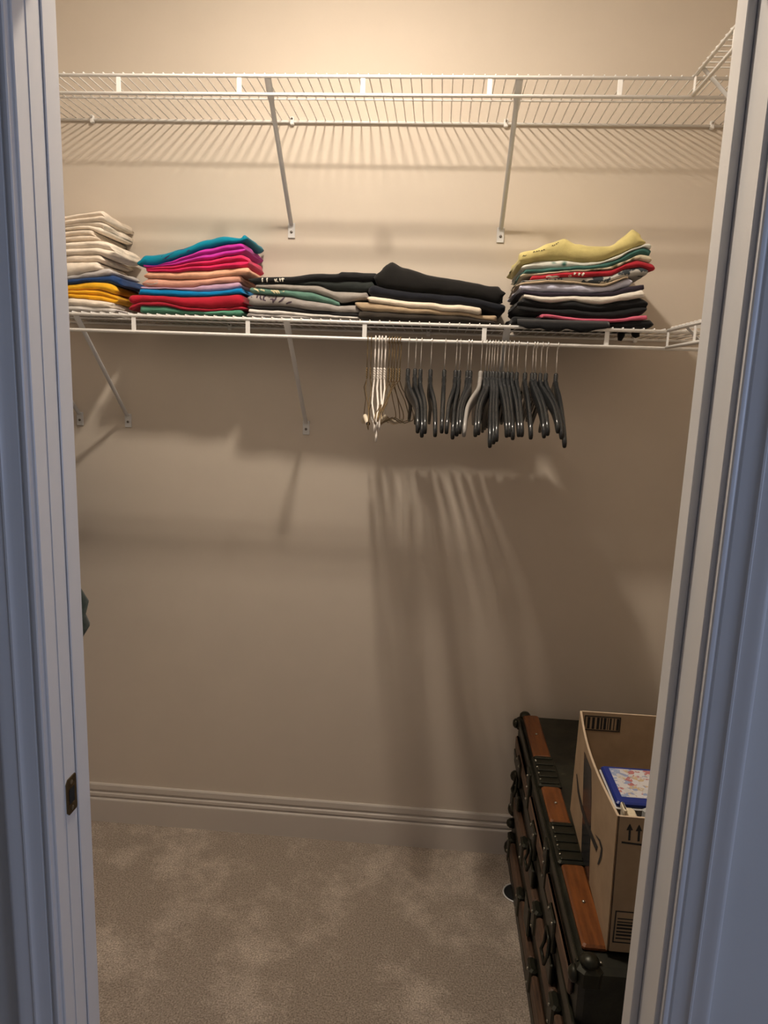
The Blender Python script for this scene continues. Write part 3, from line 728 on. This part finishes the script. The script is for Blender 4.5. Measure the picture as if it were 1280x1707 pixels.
# leather handle on the near end
hd = MB().tube([(.14,-.006,.23),(.155,-.022,.235),(.20,-.03,.222),(.265,-.032,.216),(.33,-.03,.222),(.375,-.022,.235),(.39,-.006,.23)], [.008,.010,.012,.012,.012,.010,.008], 10).build('handle', M_leather, tr, True)
iron('handle_plate', TX0+.12, TX0+.16, TY0-.004, TY0+.0035, .205, .255, .0015); iron('handle_plate', TX0+.37, TX0+.41, TY0-.004, TY0+.0035, .205, .255, .0015)

# caster cup on the carpet at the trunk foot
cc_ = onZ(849, 1489, 0)
cup = tag(empty('caster_cup', (cc_.x+.022, cc_.y, 0)), 'small black round cup with a white rim on the carpet at the trunk foot', 'caster cup')
MB().lathe([(.0001,.0005),(.038,.0005),(.040,.002),(.040,.003),(.0001,.0032)], (0,0,0), 'z', 28).build('cup', M_dark, cup, True)
MB().tube([(.041*math.cos(2*math.pi*k/36), .041*math.sin(2*math.pi*k/36), .003) for k in range(36)], .0024, 6, closed=True).build('rim', M_wire, cup, True)

# ------------------------------------------------------------------ cardboard box
BZ = TH+.0135; BH = .272; BT = BZ+BH
ny0, ny1 = -.988, -.552
BW = .34
def bxl(t, zz):                          # left side panel, t 0 near .. 1 far
    k = (zz-BZ)/BH
    return lerp(.3965, .4105, t) - .013*math.sin(math.pi*t)*k - .006*k*(1-t) + .002*k*t
def bh(u): return BH*(1-.046*u)
bxo = tag(empty('cardboard_box', (.40, ny0, BZ)), 'open cardboard shipping box standing on the trunk', 'box')
OX, OY, OZ = .40, ny0, BZ
def panel(name, inner, outer, nu, nv, mat=M_card, par=bxo):
    vs_ = []; fs = []
    for g in (outer, inner):
        for i in range(nu+1):
            for j in range(nv+1):
                p = g(i/nu, j/nv); vs_.append((p[0]-OX, p[1]-OY, p[2]-OZ))
    B_ = (nu+1)*(nv+1); idx = lambda g, i, j: g*B_+i*(nv+1)+j
    for i in range(nu):
        for j in range(nv):
            fs.append((idx(0,i,j),idx(0,i+1,j),idx(0,i+1,j+1),idx(0,i,j+1))); fs.append((idx(1,i,j),idx(1,i,j+1),idx(1,i+1,j+1),idx(1,i+1,j)))
    for i in range(nu):
        fs.append((idx(0,i,nv),idx(0,i+1,nv),idx(1,i+1,nv),idx(1,i,nv))); fs.append((idx(0,i,0),idx(1,i,0),idx(1,i+1,0),idx(0,i+1,0)))
    for j in range(nv):
        fs.append((idx(0,0,j),idx(0,0,j+1),idx(1,0,j+1),idx(1,0,j))); fs.append((idx(0,nu,j),idx(1,nu,j),idx(1,nu,j+1),idx(0,nu,j+1)))
    return MB().add(vs_, fs).build(name, mat, par)
T = .0045
lp = panel('side_panel', lambda u,v: (bxl(u,BZ+bh(u)*v)+T, lerp(ny0+T,ny1-T,u), BZ+bh(u)*v), lambda u,v: (bxl(u,BZ+bh(u)*v), lerp(ny0,ny1,u), BZ+bh(u)*v), 24, 10)
rp = panel('side_panel', lambda u,v: (bxl(u,BZ)+BW-T, lerp(ny0+T,ny1-T,u), BZ+bh(u)*v), lambda u,v: (bxl(u,BZ)+BW, lerp(ny0,ny1,u), BZ+bh(u)*v), 6, 4)
fp = panel('front_panel', lambda u,v: (lerp(bxl(0,BZ+BH*v)+T+.0002,bxl(0,BZ)+BW-T-.0002,u), ny0+T, BZ+BH*v-.001), lambda u,v: (lerp(bxl(0,BZ+BH*v)+T+.0002,bxl(0,BZ)+BW-T-.0002,u), ny0+.0004, BZ+BH*v-.001), 6, 4)
B1 = bh(1)
bp = panel('back_panel', lambda u,v: (lerp(bxl(1,BZ+B1*v)+T+.0002,bxl(1,BZ)+BW-T-.0002,u), ny1-T, BZ+B1*v+.001), lambda u,v: (lerp(bxl(1,BZ+B1*v)+T+.0002,bxl(1,BZ)+BW-T-.0002,u), ny1-.0004, BZ+B1*v+.001), 6, 4)
MB().box(.4165-OX, .730-OX, .006, ny1-ny0-.006, .0008, .0058).build('bottom_panel', M_card, bxo)
# pale cut rims
rim = MB()
for u0 in range(24):
    p = [(bxl(u/24,BZ+bh(u/24))-OX, lerp(ny0,ny1,u/24)-OY, bh(u/24)) for u in (u0, u0+1)]
    q_ = [(a+T, b, c) for a, b, c in p]
    up = lambda r_: (r_[0], r_[1], r_[2]+.0008)
    rim.add([p[0], p[1], q_[1], q_[0], up(p[0]), up(p[1]), up(q_[1]), up(q_[0])], [(0,1,2,3),(4,7,6,5),(0,4,5,1),(1,5,6,2),(2,6,7,3),(3,7,4,0)])
rim.build('cut_edge', M_cardedge, lp)
MB().box(bxl(1,BT)+.005-OX, bxl(1,BZ)+BW-.005-OX, ny1-T-OY, ny1-.0004-OY, B1+.0011, B1+.0019).build('cut_edge', M_cardedge, bp)
MB().box(bxl(0,BT)+.005-OX, bxl(0,BZ)+BW-.005-OX, .0004, T, BH-.0009, BH-.0001).build('cut_edge', M_cardedge, fp)
# printed marks on the left side: tape band, curved arrow
def on_side(px, py):
    X = .398
    for _ in range(6):
        P = onX(px, py, X); t = (P.y-ny0)/(ny1-ny0); X = bxl(min(1,max(0,t)), min(BT,max(BZ,P.z)))
    return P.y, P.z
def side_strip(name, a, b, mat, eps=.0006):
    """ribbon between two pixel polylines lying on the box side"""
    def dense(pl):
        o_ = []
        for p, q in zip(pl, pl[1:]):
            o_ += [(lerp(p[0],q[0],k/5), lerp(p[1],q[1],k/5)) for k in range(5)]
        return o_+[pl[-1]]
    a, b = dense(a), dense(b); vs_ = []; fs = []; m = len(a); nc = 5
    for i in range(m):
        for c_ in range(nc):
            y_, z_ = on_side(lerp(a[i][0],b[i][0],c_/(nc-1)), lerp(a[i][1],b[i][1],c_/(nc-1)))
            y_ = min(ny1-.002, max(ny0+.002, y_)); t = (y_-ny0)/(ny1-ny0); z_ = min(BZ+bh(t)-.001, max(BZ+.001, z_))
            vs_.append((bxl(t, z_)-eps-OX, y_-OY, z_-OZ))
    for i in range(m-1):
        for c_ in range(nc-1): fs.append((i*nc+c_, i*nc+c_+1, (i+1)*nc+c_+1, (i+1)*nc+c_))
    return MB().add(vs_, fs).build(name, mat, lp)
side_strip('printed_tape', [(974,1252),(972.5,1300),(971,1360),(969,1420),(968,1440)], [(986,1283),(986,1330),(985,1380),(983,1430),(982,1470)], M_tape, .0005)
side_strip('curved_arrow', [(961,1290),(963,1320),(969,1350),(978,1380),(988,1404),(994,1419)], [(962,1290),(966,1320),(973,1349),(983,1378),(992,1400),(997,1412)], M_ink, .0009)
side_strip('arrow_head', [(992,1390),(999,1402),(1002,1415),(1000,1428),(996,1441)], [(993,1391),(1001,1400),(1005,1414),(1003,1430),(999,1441)], M_ink, .0009)
# up arrows and a label frame on the front panel
ip = MB(); yf_ = .0004-.0006
def fpx(px, py):
    P = onY(px, py, ny0); return (P.x-OX, P.z-OZ)
def fquad(m_, pts): 
    q_ = [fpx(*p) for p in pts]; n_ = len(q_)
    m_.add([(x_, yf_, z_) for x_, z_ in q_] + [(x_, yf_+.0004, z_) for x_, z_ in q_], [tuple(range(n_)), tuple(range(2*n_-1, n_-1, -1))] + [(i, n_+i, n_+(i+1)%n_, (i+1)%n_) for i in range(n_)])
for dx in (0, 15.5, 31):
    a_ = MB(); fquad(a_, [(1050+dx,1373+dx*.1),(1055+dx,1384+dx*.1),(1044+dx,1384+dx*.1)]); fquad(a_, [(1048+dx,1384+dx*.1),(1051.5+dx,1384+dx*.1),(1050.5+dx,1401+dx*.1),(1047+dx,1401+dx*.1)])
    a_.build('up_arrow', M_ink, fp)
a_ = MB(); fquad(a_, [(1036,1402.5),(1100,1411),(1100,1414),(1036,1405.5)]); a_.build('arrow_base_line', M_ink, fp)
def front_frame(name, x0, y0, x1, y1, rows):
    P = fpx(x0, y0); Q = fpx(x1, y1); zx0, zz1, zx1, zz0 = P[0], P[1], Q[0], Q[1]
    m_ = MB(); t_ = .0022
    for r_ in ((zx0,zx1,zz1-t_,zz1),(zx0,zx1,zz0,zz0+t_),(zx0,zx0+t_,zz0+t_,zz1-t_),(zx1-t_,zx1,zz0+t_,zz1-t_)): m_.box(r_[0], r_[1], yf_, yf_+.0004, r_[2], r_[3])
    rg = random.Random(3)
    for k in range(rows):
        za = lerp(zz0+.008, zz1-.010, k/rows); m_.box(zx0+.005, zx1-.004, yf_, yf_+.0004, za, za+rg.uniform(.002,.005))
    return m_.build(name, M_ink, fp)
front_frame('barcode', 1026, 1518, 1100, 1578, 7)
# barcode on the inner face of the far panel
yb_ = ny1-T-.0006-OY
P = onY(975,1192,ny1-T); Q = onY(1033,1218,ny1-T)
bc = MB(); x0, x1, z1, z0 = P.x-OX, Q.x-OX, min(P.z-OZ, B1-.004), Q.z-OZ-.004
for r_ in ((x0,x1,z1-.0025,z1),(x0,x1,z0,z0+.0025),(x0,x0+.0025,z0+.0025,z1-.0025),(x1-.0025,x1,z0+.0025,z1-.0025)): bc.box(r_[0], r_[1], yb_, yb_+.0004, r_[2], r_[3])
xx = x0+.007; rg = random.Random(5)
while xx < x1-.008:
    w_ = rg.choice((.002,.004,.006)); bc.box(xx, xx+w_, yb_, yb_+.0004, z0+.004, z1-.004); xx += w_+rg.choice((.003,.005))
bc.build('barcode', M_ink, bp)

# things inside the box
LZ = .779
tub = tag(empty('plastic_tub', (.48, -.84, BZ+.0065)), 'plastic tub with a blue lid and colourful picture label, inside the box', 'tub')
def lid_pic():
    m, N, L, p = newmat('lid_picture_print'); p.inputs['Roughness'].default_value = .35
    t = N.new('ShaderNodeTexCoord'); v = N.new('ShaderNodeTexVoronoi'); v.inputs['Scale'].default_value = 85
    L.new(t.outputs['Object'], v.inputs['Vector'])
    r = N.new('ShaderNodeValToRGB'); r.color_ramp.interpolation = 'CONSTANT'
    cols = [(0,(.62,.60,.60)),(.32,(.30,.36,.52)),(.42,(.62,.60,.62)),(.62,(.46,.17,.17)),(.68,(.58,.56,.55)),(.80,(.55,.42,.26)),(.86,(.30,.34,.50))]
    while len(r.color_ramp.elements) < len(cols): r.color_ramp.elements.new(.5)
    for e, (ps, c_) in zip(r.color_ramp.elements, cols): e.position = ps; e.color = (*c_, 1)
    n = N.new('ShaderNodeTexNoise'); n.inputs['Scale'].default_value = 90; n.inputs['Detail'].default_value = 2
    L.new(t.outputs['Object'], n.inputs['Vector'])
    ad = N.new('ShaderNodeMath'); ad.operation = 'MULTIPLY_ADD'; ad.inputs[1].default_value = .75
    sp_ = N.new('ShaderNodeSeparateColor'); L.new(v.outputs['Color'], sp_.inputs[0])
    L.new(sp_.outputs[0], ad.inputs[0]); mu = N.new('ShaderNodeMath'); mu.operation = 'MULTIPLY'; mu.inputs[1].default_value = .35
    L.new(n.outputs['Fac'], mu.inputs[0]); L.new(mu.outputs[0], ad.inputs[2]); L.new(ad.outputs[0], r.inputs[0])
    L.new(r.outputs[0], p.inputs['Base Color']); return m
M_bluelid = paint('blue_plastic_lid', (.012,.03,.22), .35); M_whitep = paint('white_plastic', (.75,.74,.72), .35)
M_pic = lid_pic(); M_clear = paint('frosted_tub_plastic', (.35,.36,.38), .3)
qx0, qx1, qy0, qy1 = .4075, .640, -.915, -.782
tx, ty, tz = .48, -.84, BZ+.0065
MB().bbox(qx0+.012-tx, qx1-.012-tx, qy0+.010-ty, qy1-.010-ty, 0, LZ-.014-tz, .006).build('tub_body', M_clear, tub)
MB().bbox(qx0-.002-tx+.002, qx1-tx, qy0-.002-ty, qy1-ty, LZ-.0138-tz, LZ-.0105-tz, .001).build('lid_rim', M_whitep, tub)
ld = MB().bbox(qx0+.002-tx, qx1-.002-tx, qy0+.0005-ty, qy1-.002-ty, LZ-.0103-tz, LZ-tz, .003).build('lid', M_bluelid, tub)
MB().bbox(qx0+.016-tx, qx1-.016-tx, qy0+.020-ty, qy1-.012-ty, LZ-tz+.0001, LZ-tz+.0008, .0002).build('lid_picture', M_pic, ld)
# paper odds and ends in the gap at the front of the box
pp = tag(empty('paper_packet', (.42, -.950, BZ+.0065)), 'small cream paper packet standing at the front inside the box', 'packet')
MB().bbox(-.010,.014,-.020,.012,0,BH-.018,.003).build('packet_body', fabric('cream_paper',(.72,.62,.44)), pp)
MB().bbox(-.012,-.006,-.018,.010,BH-.0178,BH-.006,.002).build('packet_flap', fabric('cream_paper_flap',(.76,.66,.48)), pp)
p2 = tag(empty('plastic_bag', (.462, -.950, BZ+.0065)), 'pale grey crumpled plastic bag beside the paper packet inside the box', 'bag')
mm = MB(); vs_ = []; fs = []
for i in range(9):
    for k in range(14):
        a = 2*math.pi*k/14; r_ = .022*(1-.35*(i/8)**2)*(1+.35*noise.noise((math.cos(a)*2, math.sin(a)*2, i*.8)))
        vs_.append((r_*math.cos(a), r_*math.sin(a)*.85, (BH-.016)*i/8))
for i in range(8):
    for k in range(14): fs.append((i*14+k, i*14+(k+1)%14, (i+1)*14+(k+1)%14, (i+1)*14+k))
fs += [tuple(range(13,-1,-1)), tuple(8*14+k for k in range(14))]
mm.add(vs_, fs).build('bag', paint('pale_grey_film', (.45,.47,.47), .3), p2, 'auto')
